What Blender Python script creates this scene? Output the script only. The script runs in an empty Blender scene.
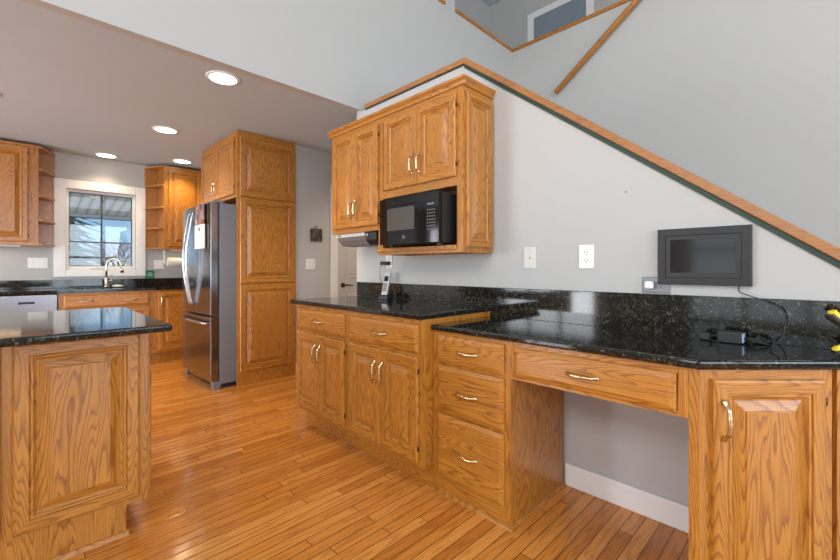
import bpy, bmesh, math, random
from mathutils import Vector, Matrix
random.seed(7)
sc = bpy.context.scene
COL = sc.collection
PI = math.pi
SQ = math.sqrt(2)

# ------------------------------------------------------------------ camera
F_PX = 402.0
HORIZON = 268.0
EYE = 1.148
cd = bpy.data.cameras.new('camera'); cam = bpy.data.objects.new('camera', cd); COL.objects.link(cam)
cd.sensor_fit = 'HORIZONTAL'; cd.sensor_width = 36.0
cd.lens = 36.0 * F_PX / 840.0
cd.shift_y = -(280.0 - HORIZON) / 840.0
cd.clip_start = 0.02; cd.clip_end = 500
cam.location = (0, 0, EYE)
cam.rotation_euler = (PI / 2, 0, -PI / 4)
sc.camera = cam

# ------------------------------------------------------------------ world, exposure
sc.view_settings.view_transform = 'Standard'
sc.view_settings.look = 'None'
sc.view_settings.gamma = 1.0
sc.view_settings.use_curve_mapping = False
sc.view_settings.exposure = 0.12
w = bpy.data.worlds.new('sky'); sc.world = w; w.use_nodes = True
wn = w.node_tree; wn.nodes.clear()
wo = wn.nodes.new('ShaderNodeOutputWorld'); wb = wn.nodes.new('ShaderNodeBackground')
tcw = wn.nodes.new('ShaderNodeTexCoord'); sxw = wn.nodes.new('ShaderNodeSeparateXYZ'); rw = wn.nodes.new('ShaderNodeValToRGB')
rw.color_ramp.elements[0].position = 0.0; rw.color_ramp.elements[0].color = (0.40, 0.65, 0.88, 1)
rw.color_ramp.elements[1].position = 0.45; rw.color_ramp.elements[1].color = (0.13, 0.33, 0.72, 1)
wb.inputs[1].default_value = 0.9
wn.links.new(tcw.outputs['Generated'], sxw.inputs[0]); wn.links.new(sxw.outputs[2], rw.inputs[0]); wn.links.new(rw.outputs[0], wb.inputs[0])
wn.links.new(wb.outputs[0], wo.inputs[0])

def light(name, typ, loc, power, color, rot=(0, 0, 0), **kw):
    d = bpy.data.lights.new(name, typ); d.energy = power; d.color = color
    for k, v in kw.items(): setattr(d, k, v)
    o = bpy.data.objects.new(name, d); COL.objects.link(o); o.location = loc; o.rotation_euler = rot
    return o
COOL = (0.78, 0.90, 1.0); DAY = (1.0, 0.975, 0.935); WARM = (1.0, 0.78, 0.52)
# daylight of the big windows of the living room behind the camera (light sits just outside each opening)
light('daylight_back_low', 'AREA', (0.0, -4.72, 1.5), 270, COOL, (-PI / 2, 0, PI), shape='RECTANGLE', size=6.0, size_y=2.2)
light('daylight_back_high', 'AREA', (0.0, -4.72, 3.9), 72, (.95, .97, 1.0), (-PI / 2, 0, PI), shape='RECTANGLE', size=6.0, size_y=1.6)
light('daylight_side_low', 'AREA', (-4.22, -0.9, 1.45), 50, DAY, (0, -PI / 2, 0), shape='RECTANGLE', size=2.3, size_y=5.0)
light('daylight_side_high', 'AREA', (-4.22, -0.9, 3.9), 240, DAY, (0, -PI / 2, 0), shape='RECTANGLE', size=1.6, size_y=5.0)
light('added_kitchen_fill', 'AREA', (-4.22, 4.3, 1.0), 200, (.93, .96, 1.0), (0, math.radians(-98), 0), shape='RECTANGLE', size=2.1, size_y=2.2)  # fill light for the kitchen and its ceiling, added at an unseen left opening
light('sun', 'SUN', (20, -60, 60), 4.0, (1.0, .95, .86), (math.radians(36), 0, math.radians(20)), angle=.02)

# ------------------------------------------------------------------ node helpers / materials
def new_mat(name):
    m = bpy.data.materials.new(name); m.use_nodes = True
    nt = m.node_tree; nt.nodes.clear()
    out = nt.nodes.new('ShaderNodeOutputMaterial'); b = nt.nodes.new('ShaderNodeBsdfPrincipled')
    nt.links.new(b.outputs[0], out.inputs[0])
    return m, nt, b
def N(nt, t, **kw):
    n = nt.nodes.new(t)
    for k, v in kw.items(): setattr(n, k, v)
    return n
def setin(n, **kw):
    for k, v in kw.items(): n.inputs[k.replace('_', ' ')].default_value = v
def L(nt, a, b): nt.links.new(a, b)
def math_node(nt, op, a, b=None, c=None):
    n = N(nt, 'ShaderNodeMath', operation=op)
    for i, v in enumerate((a, b, c)):
        if v is None: continue
        if isinstance(v, (int, float)): n.inputs[i].default_value = v
        else: L(nt, v, n.inputs[i])
    return n.outputs[0]
def ramp(nt, fac, stops):
    r = N(nt, 'ShaderNodeValToRGB'); e = r.color_ramp.elements
    while len(e) < len(stops): e.new(0.5)
    for i, (p, c) in enumerate(stops):
        e[i].position = p; e[i].color = (*c, 1) if len(c) == 3 else c
    L(nt, fac, r.inputs[0]); return r.outputs[0]
def mix(nt, fac, a, b, blend='MIX'):
    n = N(nt, 'ShaderNodeMix', data_type='RGBA', blend_type=blend)
    for s, v in ((0, fac), (6, a), (7, b)):
        if isinstance(v, (int, float)): n.inputs[s].default_value = v
        elif isinstance(v, tuple): n.inputs[s].default_value = (*v, 1)
        else: L(nt, v, n.inputs[s])
    return n.outputs[2]
def noise(nt, vec, scale, detail=2, rough=0.5):
    n = N(nt, 'ShaderNodeTexNoise'); setin(n, Scale=scale, Detail=detail, Roughness=rough)
    if vec is not None: L(nt, vec, n.inputs['Vector'])
    return n.outputs[0]
def mapping(nt, vec, scale=(1, 1, 1), rot=(0, 0, 0), loc=(0, 0, 0)):
    n = N(nt, 'ShaderNodeMapping'); n.inputs['Scale'].default_value = scale
    n.inputs['Rotation'].default_value = rot; n.inputs['Location'].default_value = loc
    L(nt, vec, n.inputs[0]); return n.outputs[0]
def bump(nt, h, b, strength=0.2, dist=0.002):
    n = N(nt, 'ShaderNodeBump'); setin(n, Strength=strength, Distance=dist)
    L(nt, h, n.inputs['Height']); L(nt, n.outputs[0], b.inputs['Normal'])
def plain(name, col, rough=0.5, metal=0.0, spec=0.5, coat=0.0, var=0.03, vscale=30):
    m, nt, b = new_mat(name)
    tc = N(nt, 'ShaderNodeTexCoord')
    n = noise(nt, tc.outputs['Object'], vscale, 3)
    d = tuple(max(0, c * (1 - var)) for c in col); u = tuple(min(1, c * (1 + var)) for c in col)
    L(nt, mix(nt, n, d, u), b.inputs['Base Color'])
    setin(b, Roughness=rough, Metallic=metal); b.inputs['Specular IOR Level'].default_value = spec
    b.inputs['Coat Weight'].default_value = coat
    return m
def emit(name, col, strength):
    m, nt, b = new_mat(name)
    b.inputs['Base Color'].default_value = (*col, 1)
    b.inputs['Emission Color'].default_value = (*col, 1); b.inputs['Emission Strength'].default_value = strength
    return m

def oak(name, axis, light_c, mid_c, dark_c, freq=36.0):
    m, nt, b = new_mat(name)
    tc = N(nt, 'ShaderNodeTexCoord'); oi = N(nt, 'ShaderNodeObjectInfo')
    off = N(nt, 'ShaderNodeVectorMath', operation='SCALE'); off.inputs[0].default_value = (31.7, 17.3, 23.1)
    L(nt, oi.outputs['Random'], off.inputs['Scale'])
    add = N(nt, 'ShaderNodeVectorMath', operation='ADD')
    L(nt, tc.outputs['Object'], add.inputs[0]); L(nt, off.outputs[0], add.inputs[1])
    v = add.outputs[0]
    along = {'x': 0, 'y': 1, 'z': 2}[axis]
    def sc3(across, al):
        s = [across] * 3; s[along] = al
        if along != 1: s[1] *= 0.6
        return tuple(s)
    n1 = noise(nt, mapping(nt, v, sc3(1.0, 0.10)), 8.0, 2.0, 0.45)
    rag = noise(nt, mapping(nt, v, sc3(1.0, 0.04)), 150, 2, 0.6)
    ph = math_node(nt, 'ADD', math_node(nt, 'MULTIPLY', n1, freq), math_node(nt, 'MULTIPLY', rag, 0.55))
    rings = math_node(nt, 'FRACT', ph)
    col = ramp(nt, rings, [(0.0, dark_c), (0.10, dark_c), (0.34, mid_c), (0.62, light_c), (0.90, light_c), (1.0, mid_c)])
    # fine open pores, stretched along the grain, denser in the dark early wood
    n2 = noise(nt, mapping(nt, v, sc3(1.0, 0.035)), 330, 3, 0.65)
    pores = ramp(nt, n2, [(0.36, (0.62, 0.52, 0.42)), (0.50, (1, 1, 1))])
    pf = ramp(nt, rings, [(0.0, (0.9, 0.9, 0.9)), (0.5, (0.45, 0.45, 0.45)), (1.0, (0.6, 0.6, 0.6))])
    col = mix(nt, pf, col, pores, 'MULTIPLY')
    n3 = noise(nt, mapping(nt, v, sc3(1.0, 0.2)), 9, 2)
    col = mix(nt, 0.55, col, ramp(nt, n3, [(0.3, (0.84, 0.80, 0.76)), (0.7, (1.08, 1.06, 1.02))]), 'MULTIPLY')
    L(nt, col, b.inputs['Base Color'])
    setin(b, Roughness=0.36); b.inputs['Specular IOR Level'].default_value = 0.45
    b.inputs['Coat Weight'].default_value = 0.4; b.inputs['Coat Roughness'].default_value = 0.22
    bump(nt, n2, b, 0.10, 0.001)
    return m
OL, OM, OD = (0.530, 0.222, 0.030), (0.470, 0.186, 0.023), (0.335, 0.116, 0.016)
OAKZ = oak('oak_upright_grain', 'z', OL, OM, OD)
OAKX = oak('oak_level_grain', 'x', OL, OM, OD)
OAKY = oak('oak_cross_grain', 'y', OL, OM, OD)
OAKS = [OAKZ, OAKX, OAKY]

def floor_mat():
    m, nt, b = new_mat('oak_strip_floor')
    tc = N(nt, 'ShaderNodeTexCoord'); sp = N(nt, 'ShaderNodeSeparateXYZ'); L(nt, tc.outputs['Object'], sp.inputs[0])
    W, LEN = 0.0572, 0.95
    ry = math_node(nt, 'DIVIDE', sp.outputs[1], W)
    row = math_node(nt, 'FLOOR', ry); fy = math_node(nt, 'FRACT', ry)
    wn1 = N(nt, 'ShaderNodeTexWhiteNoise', noise_dimensions='1D'); L(nt, row, wn1.inputs['W'])
    rx = math_node(nt, 'ADD', math_node(nt, 'DIVIDE', sp.outputs[0], LEN), math_node(nt, 'MULTIPLY', wn1.outputs[0], 7.3))
    pl = math_node(nt, 'FLOOR', rx); fx = math_node(nt, 'FRACT', rx)
    cmb = N(nt, 'ShaderNodeCombineXYZ'); L(nt, row, cmb.inputs[0]); L(nt, pl, cmb.inputs[1])
    wn2 = N(nt, 'ShaderNodeTexWhiteNoise', noise_dimensions='2D'); L(nt, cmb.outputs[0], wn2.inputs['Vector'])
    base = ramp(nt, wn2.outputs[0], [(0.0, (0.54, 0.193, 0.032)), (0.3, (0.64, 0.242, 0.043)), (0.7, (0.69, 0.270, 0.052)), (1.0, (0.76, 0.330, 0.074))])
    sh = N(nt, 'ShaderNodeVectorMath', operation='SCALE'); L(nt, wn2.outputs[1], sh.inputs[0]); sh.inputs['Scale'].default_value = 20
    ad = N(nt, 'ShaderNodeVectorMath', operation='ADD'); L(nt, tc.outputs['Object'], ad.inputs[0]); L(nt, sh.outputs[0], ad.inputs[1])
    g1 = noise(nt, mapping(nt, ad.outputs[0], (0.12, 1, 1)), 14, 2, 0.5)
    rings = math_node(nt, 'FRACT', math_node(nt, 'MULTIPLY', g1, 7.0))
    base = mix(nt, 0.8, base, ramp(nt, rings, [(0, (0.70, 0.62, 0.55)), (0.25, (0.96, 0.95, 0.93)), (0.8, (1.03, 1.03, 1.02)), (1, (0.72, 0.66, 0.6))]), 'MULTIPLY')
    g2 = noise(nt, mapping(nt, ad.outputs[0], (0.03, 1, 1)), 230, 3, 0.6)
    base = mix(nt, 0.5, base, ramp(nt, g2, [(0.36, (0.7, 0.64, 0.58)), (0.52, (1, 1, 1))]), 'MULTIPLY')
    ey = math_node(nt, 'MINIMUM', fy, math_node(nt, 'SUBTRACT', 1.0, fy))
    ex = math_node(nt, 'MINIMUM', fx, math_node(nt, 'SUBTRACT', 1.0, fx))
    gy = math_node(nt, 'LESS_THAN', ey, 0.03); gx = math_node(nt, 'LESS_THAN', ex, 0.0016)
    gap = math_node(nt, 'MAXIMUM', gy, gx)
    base = mix(nt, gap, base, (0.085, 0.030, 0.010))
    L(nt, base, b.inputs['Base Color'])
    rn = noise(nt, tc.outputs['Object'], 3.0, 2)
    r = N(nt, 'ShaderNodeMapRange'); L(nt, rn, r.inputs[0]); r.inputs[3].default_value = 0.08; r.inputs[4].default_value = 0.16
    L(nt, r.outputs[0], b.inputs['Roughness'])
    b.inputs['Specular IOR Level'].default_value = 0.5
    edge = math_node(nt, 'MINIMUM', math_node(nt, 'MULTIPLY', ey, 12.0), 1.0)
    bump(nt, math_node(nt, 'ADD', edge, math_node(nt, 'MULTIPLY', wn2.outputs[0], 0.4)), b, 0.22, 0.0012)
    return m
FLOOR = floor_mat()

def granite():
    m, nt, b = new_mat('black_granite')
    tc = N(nt, 'ShaderNodeTexCoord'); v = tc.outputs['Object']
    vo = N(nt, 'ShaderNodeTexVoronoi'); setin(vo, Scale=150.0); L(nt, v, vo.inputs['Vector'])
    wn2 = N(nt, 'ShaderNodeTexWhiteNoise', noise_dimensions='3D'); L(nt, vo.outputs['Color'], wn2.inputs['Vector'])
    c = ramp(nt, wn2.outputs[0], [(0.0, (0.006, 0.007, 0.006)), (0.55, (0.012, 0.013, 0.010)), (0.70, (0.030, 0.029, 0.020)), (0.86, (0.062, 0.052, 0.032)), (0.95, (0.095, 0.082, 0.055)), (1.0, (0.16, 0.145, 0.11))])
    n = noise(nt, v, 38, 4, 0.65)
    c = mix(nt, ramp(nt, n, [(0.40, (0, 0, 0)), (0.62, (1, 1, 1))]), (0.008, 0.009, 0.008), c)
    L(nt, c, b.inputs['Base Color']); setin(b, Roughness=0.07); b.inputs['Specular IOR Level'].default_value = 0.5
    return m
GRANITE = granite()

def painted(name, col, rough=0.6, bs=0.06):
    m, nt, b = new_mat(name); tc = N(nt, 'ShaderNodeTexCoord')
    n = noise(nt, tc.outputs['Object'], 1.2, 2); n2 = noise(nt, tc.outputs['Object'], 90, 4, 0.6)
    L(nt, mix(nt, n, tuple(c * 0.98 for c in col), col), b.inputs['Base Color'])
    setin(b, Roughness=rough); b.inputs['Specular IOR Level'].default_value = 0.3
    bump(nt, n2, b, bs, 0.002); return m
WALL = painted('pale_grey_wall_paint', (0.525, 0.523, 0.508))
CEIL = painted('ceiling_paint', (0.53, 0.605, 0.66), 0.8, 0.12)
TRIMW = painted('white_trim_paint', (0.88, 0.875, 0.86), 0.35, 0.0)
DOORW = painted('grey_white_door_paint', (0.62, 0.60, 0.59), 0.4, 0.0)
BRASS = plain('aged_brass', (0.66, 0.54, 0.32), 0.22, 1.0, var=0.12, vscale=60)
STEEL = plain('stainless_steel', (0.30, 0.30, 0.31), 0.17, 1.0, var=0.04)
DWSTEEL = plain('brushed_steel', (0.33, 0.33, 0.36), 0.33, 1.0, var=0.04)
STEELB = plain('bright_steel', (0.56, 0.56, 0.58), 0.16, 1.0)
NICKEL = plain('brushed_nickel', (0.62, 0.57, 0.50), 0.25, 1.0)
GREY = plain('grey_enamel', (0.20, 0.20, 0.225), 0.45, 0.2)
BLACKG = plain('black_gloss', (0.005, 0.005, 0.005), 0.08, 0, 0.3)
BLACKM = plain('black_plastic', (0.02, 0.02, 0.021), 0.45)
CHAR = plain('charcoal_plastic', (0.022, 0.022, 0.023), 0.55)
SCREEN = plain('dark_screen', (0.014, 0.014, 0.015), 0.09)
MWGLASS = plain('microwave_window', (0.075, 0.062, 0.052), 0.14)
PLASTW = plain('white_plastic', (0.88, 0.87, 0.85), 0.35)
PLASTI = plain('ivory_plastic', (0.66, 0.64, 0.59), 0.4)
LGREY = plain('light_grey_plastic', (0.20, 0.19, 0.18), 0.45)
DARKH = plain('dark_hole', (0.01, 0.01, 0.01), 0.7)
BRONZE = plain('dark_bronze', (0.035, 0.025, 0.02), 0.35, 0.8)
GREENT = plain('dark_green_edge', (0.018, 0.050, 0.030), 0.5)
YELLOW = plain('yellow_plastic', (0.82, 0.62, 0.03), 0.35)
PAPER = plain('white_paper', (0.85, 0.83, 0.78), 0.8)
GREENC = plain('green_card', (0.015, 0.20, 0.085), 0.5)
PALEG = plain('pale_green_print', (0.45, 0.68, 0.52), 0.6)
BLUEW = plain('pale_blue_label', (0.35, 0.42, 0.60), 0.4)
BLIND = plain('blue_grey_door', (0.235, 0.285, 0.335), 0.5)
PRINT = plain('grey_print', (0.17, 0.165, 0.16), 0.6)
SILVERP = plain('silver_plastic', (0.55, 0.55, 0.56), 0.3, 0.6)
LAMP = emit('lamp_lens', (1.0, 0.90, 0.72), 6.0)

def pane_mat():
    m = bpy.data.materials.new('window_glass'); m.use_nodes = True; nt = m.node_tree; nt.nodes.clear()
    o = N(nt, 'ShaderNodeOutputMaterial'); t = N(nt, 'ShaderNodeBsdfTransparent'); g = N(nt, 'ShaderNodeBsdfGlossy'); mx = N(nt, 'ShaderNodeMixShader')
    g.inputs['Roughness'].default_value = 0.02; mx.inputs[0].default_value = 0.05
    t.inputs[0].default_value = (0.95, 0.97, 0.98, 1)
    L(nt, t.outputs[0], mx.inputs[1]); L(nt, g.outputs[0], mx.inputs[2]); L(nt, mx.outputs[0], o.inputs[0]); return m
PANE = pane_mat()
def collage_mat():
    m, nt, b = new_mat('photo_collage'); tc = N(nt, 'ShaderNodeTexCoord')
    vo = N(nt, 'ShaderNodeTexVoronoi'); setin(vo, Scale=22.0); L(nt, tc.outputs['Object'], vo.inputs['Vector'])
    sp = N(nt, 'ShaderNodeSeparateColor'); L(nt, vo.outputs['Color'], sp.inputs[0])
    L(nt, ramp(nt, sp.outputs[0], [(0, (0.05, 0.03, 0.03)), (0.3, (0.30, 0.10, 0.05)), (0.5, (0.50, 0.30, 0.10)), (0.7, (0.10, 0.10, 0.22)), (0.85, (0.55, 0.50, 0.45)), (1, (0.2, 0.07, 0.1))]), b.inputs['Base Color'])
    setin(b, Roughness=0.4); return m
COLLAGE = collage_mat()
def art_mat():
    m, nt, b = new_mat('dark_leaf_print'); tc = N(nt, 'ShaderNodeTexCoord')
    n = noise(nt, tc.outputs['Object'], 45, 4, 0.7)
    L(nt, ramp(nt, n, [(0.35, (0.015, 0.013, 0.012)), (0.52, (0.06, 0.05, 0.035)), (0.62, (0.22, 0.19, 0.14)), (0.7, (0.06, 0.06, 0.06))]), b.inputs['Base Color'])
    setin(b, Roughness=0.5); return m
ART = art_mat()
def soffit_mat():
    m, nt, b = new_mat('tan_porch_boards'); tc = N(nt, 'ShaderNodeTexCoord'); sp = N(nt, 'ShaderNodeSeparateXYZ'); L(nt, tc.outputs['Object'], sp.inputs[0])
    f = math_node(nt, 'FRACT', math_node(nt, 'MULTIPLY', sp.outputs[0], 7.0))
    L(nt, ramp(nt, f, [(0, (0.42, 0.32, 0.22)), (0.15, (0.74, 0.60, 0.43)), (0.5, (0.84, 0.71, 0.53)), (0.88, (0.72, 0.58, 0.42)), (1, (0.40, 0.31, 0.21))]), b.inputs['Base Color'])
    setin(b, Roughness=0.8); return m
SOFFIT = soffit_mat()
NEEDLE = plain('spruce_needles', (0.025, 0.045, 0.035), 0.8, var=0.4, vscale=6)
BARK = plain('brown_bark', (0.12, 0.085, 0.06), 0.9, var=0.3)
SNOW = plain('pale_winter_ground', (0.80, 0.79, 0.77), 0.9)
HOUSEW = plain('cream_siding', (0.60, 0.52, 0.42), 0.8)
ROOFB = plain('blue_grey_shingles', (0.30, 0.33, 0.40), 0.9)
DARKM = plain('dark_muntin', (0.07, 0.075, 0.085), 0.5)
CARPET = plain('beige_carpet', (0.5, 0.46, 0.4), 0.95)

# ------------------------------------------------------------------ mesh helpers
class MB:
    def __init__(s): s.bm = bmesh.new()
    def face(s, pts, mi=0, smooth=False):
        f = s.bm.faces.new([s.bm.verts.new(p) for p in pts]); f.material_index = mi; f.smooth = smooth; return f
    def box(s, x0, x1, y0, y1, z0, z1, mi=0):
        v = [s.bm.verts.new(p) for p in ((x0,y0,z0),(x1,y0,z0),(x1,y1,z0),(x0,y1,z0),(x0,y0,z1),(x1,y0,z1),(x1,y1,z1),(x0,y1,z1))]
        for q in ((0,3,2,1),(4,5,6,7),(0,1,5,4),(1,2,6,5),(2,3,7,6),(3,0,4,7)):
            f = s.bm.faces.new([v[i] for i in q]); f.material_index = mi
        return s
    def prism(s, poly, a0, a1, axis='z', mi=0):
        def P(p, a):
            if axis == 'z': return (p[0], p[1], a)
            if axis == 'x': return (a, p[0], p[1])
            return (p[0], a, p[1])
        lo = [s.bm.verts.new(P(p, a0)) for p in poly]; hi = [s.bm.verts.new(P(p, a1)) for p in poly]
        n = len(poly); fs = [s.bm.faces.new(lo[::-1]), s.bm.faces.new(hi)]
        for i in range(n): fs.append(s.bm.faces.new((lo[i], lo[(i+1) % n], hi[(i+1) % n], hi[i])))
        for f in fs: f.material_index = mi
        return s
    def tube(s, pts, r, seg=10, mi=0, cap=True):
        pts = [Vector(p) for p in pts]; n = len(pts)
        rs = r if isinstance(r, (list, tuple)) else [r] * n
        rings = []; up = None
        for i, p in enumerate(pts):
            t = ((pts[min(i+1, n-1)] - pts[max(i-1, 0)])).normalized()
            if up is None:
                up = Vector((0, 0, 1)) if abs(t.z) < 0.9 else Vector((1, 0, 0))
            a = t.cross(up).normalized(); up = a.cross(t).normalized()
            rings.append([s.bm.verts.new(p + (a * math.cos(2*PI*k/seg) + up * math.sin(2*PI*k/seg)) * rs[i]) for k in range(seg)])
        for i in range(n-1):
            for k in range(seg):
                f = s.bm.faces.new((rings[i][k], rings[i][(k+1) % seg], rings[i+1][(k+1) % seg], rings[i+1][k])); f.smooth = True; f.material_index = mi
        if cap:
            for q in (rings[0][::-1], rings[-1]):
                f = s.bm.faces.new(q); f.material_index = mi
        return s
    def lathe(s, prof, c=(0, 0, 0), seg=24, axis='z', mi=0):
        rings = []
        for (r, h) in prof:
            ring = []
            for k in range(seg):
                a = 2*PI*k/seg; u, v = r*math.cos(a), r*math.sin(a)
                p = {'z': (u, v, h), 'x': (h, u, v), 'y': (v, h, u)}[axis]
                ring.append(s.bm.verts.new((p[0]+c[0], p[1]+c[1], p[2]+c[2])))
            rings.append(ring)
        for i in range(len(rings)-1):
            for k in range(seg):
                f = s.bm.faces.new((rings[i][k], rings[i][(k+1) % seg], rings[i+1][(k+1) % seg], rings[i+1][k])); f.smooth = True; f.material_index = mi
        for q in (rings[0][::-1], rings[-1]):
            f = s.bm.faces.new(q); f.material_index = mi
        return s
    def rings(s, w, h, prof, cap_side=0, mats=None):
        """concentric rectangles on the x-z plane: prof = [(inset, y)]; returns with last ring capped"""
        R = []
        for (i, y) in prof:
            R.append([s.bm.verts.new(p) for p in ((i, y, i), (w-i, y, i), (w-i, y, h-i), (i, y, h-i))])
        for a, b in zip(R[:-1], R[1:]):
            for k in range(4):
                f = s.bm.faces.new((a[k], a[(k+1) % 4], b[(k+1) % 4], b[k]))
                f.material_index = (1, 0, 1, 0)[k] if mats is None else mats
        f = s.bm.faces.new(R[-1]); f.material_index = cap_side
        return R
    def build(s, name, mats, parent=None, bevel=0.0, seg=2, loc=None, rot=0.0):
        bmesh.ops.recalc_face_normals(s.bm, faces=s.bm.faces[:])
        me = bpy.data.meshes.new(name); s.bm.to_mesh(me); s.bm.free()
        for m in (mats if isinstance(mats, list) else [mats]): me.materials.append(m)
        o = bpy.data.objects.new(name, me); COL.objects.link(o)
        if parent: o.parent = parent
        if loc: o.location = loc
        if rot: o.rotation_euler = (0, 0, rot)
        if bevel:
            b = o.modifiers.new('bevel', 'BEVEL'); b.width = bevel; b.segments = seg; b.limit_method = 'ANGLE'; b.angle_limit = math.radians(40)
            b.harden_normals = False
        return o
def tag(o, label, cat=None, group=None, kind=None):
    o['label'] = label
    if cat: o['category'] = cat
    if group: o['group'] = group
    if kind: o['kind'] = kind
    return o
def thing(name, loc, rot, label, cat, group=None):
    o = bpy.data.objects.new(name, None); COL.objects.link(o); o.location = loc; o.rotation_euler = (0, 0, rot)
    o.empty_display_size = 0.1
    return tag(o, label, cat, group)
def box(name, mat, x0, x1, y0, y1, z0, z1, parent=None, bevel=0.0, **kw):
    return MB().box(x0, x1, y0, y1, z0, z1).build(name, mat, parent, bevel, **kw)
def structure(o, label, cat): return tag(o, label, cat, kind='structure')
FX, FY, DG = -PI / 2, 0.0, -PI / 4      # cabinet facing -X, facing -Y, and on the diagonal

# ------------------------------------------------------------------ structure
CZ = 2.49          # kitchen ceiling
BY = 2.77          # bulkhead plane
WX = 2.06          # desk wall face
FWX = 4.43         # far stair wall face
HALLY = 4.05       # hall wall with the door
KY = 6.27          # kitchen window wall
TOP = 5.30
structure(box('floor', FLOOR, -4.3, 6.0, -4.8, 6.6, -0.08, 0.0), 'glossy strip oak hardwood floor running through the kitchen', 'floor')

def holed(axis, c0, c1, u0, u1, v0, v1, holes):
    """wall slab with rectangular openings; axis = normal of the wall; u is the other horizontal axis, v is z"""
    mb = MB()
    us = sorted({u0, u1, *[h[0] for h in holes], *[h[1] for h in holes]}); vs = sorted({v0, v1, *[h[2] for h in holes], *[h[3] for h in holes]})
    for a, b in zip(us[:-1], us[1:]):
        for c, d in zip(vs[:-1], vs[1:]):
            um, vm = (a+b)/2, (c+d)/2
            if any(h[0] < um < h[1] and h[2] < vm < h[3] for h in holes): continue
            if axis == 'x': mb.box(c0, c1, a, b, c, d)
            else: mb.box(a, b, c0, c1, c, d)
    bmesh.ops.remove_doubles(mb.bm, verts=mb.bm.verts[:], dist=1e-5)
    # drop the inner faces shared by neighbouring cells
    seen = {}
    for f in mb.bm.faces: seen.setdefault(frozenset(v.index for v in f.verts), []).append(f)
    mb.bm.verts.index_update(); seen = {}
    for f in mb.bm.faces: seen.setdefault(frozenset(v.index for v in f.verts), []).append(f)
    dead = [f for fs in seen.values() if len(fs) > 1 for f in fs]
    bmesh.ops.delete(mb.bm, geom=dead, context='FACES')
    return mb
# window wall of the kitchen
WINX0, WINX1, WINZ0, WINZ1 = 0.395, 1.075, 1.125, 2.085
structure(holed('y', KY, KY+0.16, -4.3, 2.3, 0, CZ, [(WINX0, WINX1, WINZ0, WINZ1)]).build('wall_kitchen', WALL), 'white kitchen wall around the window over the sink', 'wall')
structure(box('wall_refrigerator', WALL, 2.11, 2.27, HALLY+0.16, KY, 0, CZ), 'white wall behind the refrigerator', 'wall')
structure(box('wall_hall', WALL, 2.11, FWX+0.16, HALLY, HALLY+0.16, 0, CZ), 'white hall wall with the double switch and small dark picture', 'wall')
structure(holed('y', BY, BY+0.07, -4.3, FWX, CZ, TOP, [(3.295, FWX, 3.913, TOP-0.02), (1.7, 3.134, 3.913, TOP-0.02)]).build('wall_bulkhead', WALL), 'white bulkhead wall above the kitchen ceiling edge', 'wall')
structure(box('wall_landing', WALL, WX, FWX, BY, BY+0.06, 0, CZ), 'white wall end beneath the bulkhead beside the hall', 'wall')
structure(box('wall_passage', WALL, FWX, FWX+0.16, BY+0.06, HALLY, 0, CZ), 'white end wall of the hall passage', 'wall')
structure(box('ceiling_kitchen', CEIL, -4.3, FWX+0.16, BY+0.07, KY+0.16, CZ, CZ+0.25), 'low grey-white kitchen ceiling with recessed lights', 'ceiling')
# far stair wall, with the opening of the upstairs hall
structure(holed('x', FWX, FWX+0.14, -4.8, BY, 0, TOP, [(0.2, BY, 3.913, TOP-0.02)]).build('wall_stair', WALL), 'tall white wall behind the staircase', 'wall')
# half wall of the stairs (the desk wall)
CAPZ, PEAKY, SL = 2.477, 1.647, 0.772
def capz(y): return CAPZ if y > PEAKY else CAPZ - (PEAKY - y) * SL
Y_END = -0.55
structure(MB().prism([(Y_END, 0), (BY, 0), (BY, CAPZ), (PEAKY, CAPZ), (Y_END, capz(Y_END))], WX, WX+0.12, 'x').build('wall_right', WALL), 'white half wall behind the desk with a sloping top', 'wall')
# great room walls behind the camera, with window openings
bh = [(-3.0, -0.2, 0.4, 2.6), (0.2, 3.0, 0.4, 2.6), (-3.0, -0.2, 3.1, 4.7), (0.2, 3.0, 3.1, 4.7)]
structure(holed('y', -4.66, -4.5, -4.3, FWX+0.14, 0, TOP, bh).build('wall_back', WALL), 'white living room wall with tall windows behind the viewer', 'wall')
lh = [(3.2, 5.4, 0.05, 2.15), (-3.4, -1.2, 0.3, 2.6), (-0.6, 1.6, 0.3, 2.6), (-3.4, -1.2, 3.1, 4.7), (-0.6, 1.6, 3.1, 4.7)]  # the kitchen-side opening is unseen, added to admit fill light
structure(holed('x', -4.16, -4.0, -4.5, KY, 0, TOP, lh).build('wall_left', WALL), 'white outer wall with windows at the left of the house', 'wall')
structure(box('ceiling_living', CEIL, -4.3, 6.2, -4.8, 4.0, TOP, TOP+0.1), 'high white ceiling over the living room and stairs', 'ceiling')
wi = 2
for h in bh + lh:
    mb = MB(); back = h in bh
    a0, a1, z0, z1 = h
    for t in (0, .333, .667, 1):
        p = a0 + (a1-a0)*t; q0, q1 = (max(a0, p-.035), min(a1, p+.035))
        mb.box(q0, q1, -4.60, -4.55, z0, z1) if back else mb.box(-4.10, -4.05, q0, q1, z0, z1)
    for t in (0, .5, 1):
        p = z0 + (z1-z0)*t; q0, q1 = (max(z0, p-.035), min(z1, p+.035))
        mb.box(a0, a1, -4.595, -4.555, q0, q1) if back else mb.box(-4.095, -4.055, a0, a1, q0, q1)
    o = mb.build('window_%d' % wi, TRIMW); structure(o, 'white framed living room window behind the viewer', 'window'); wi += 1

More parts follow.
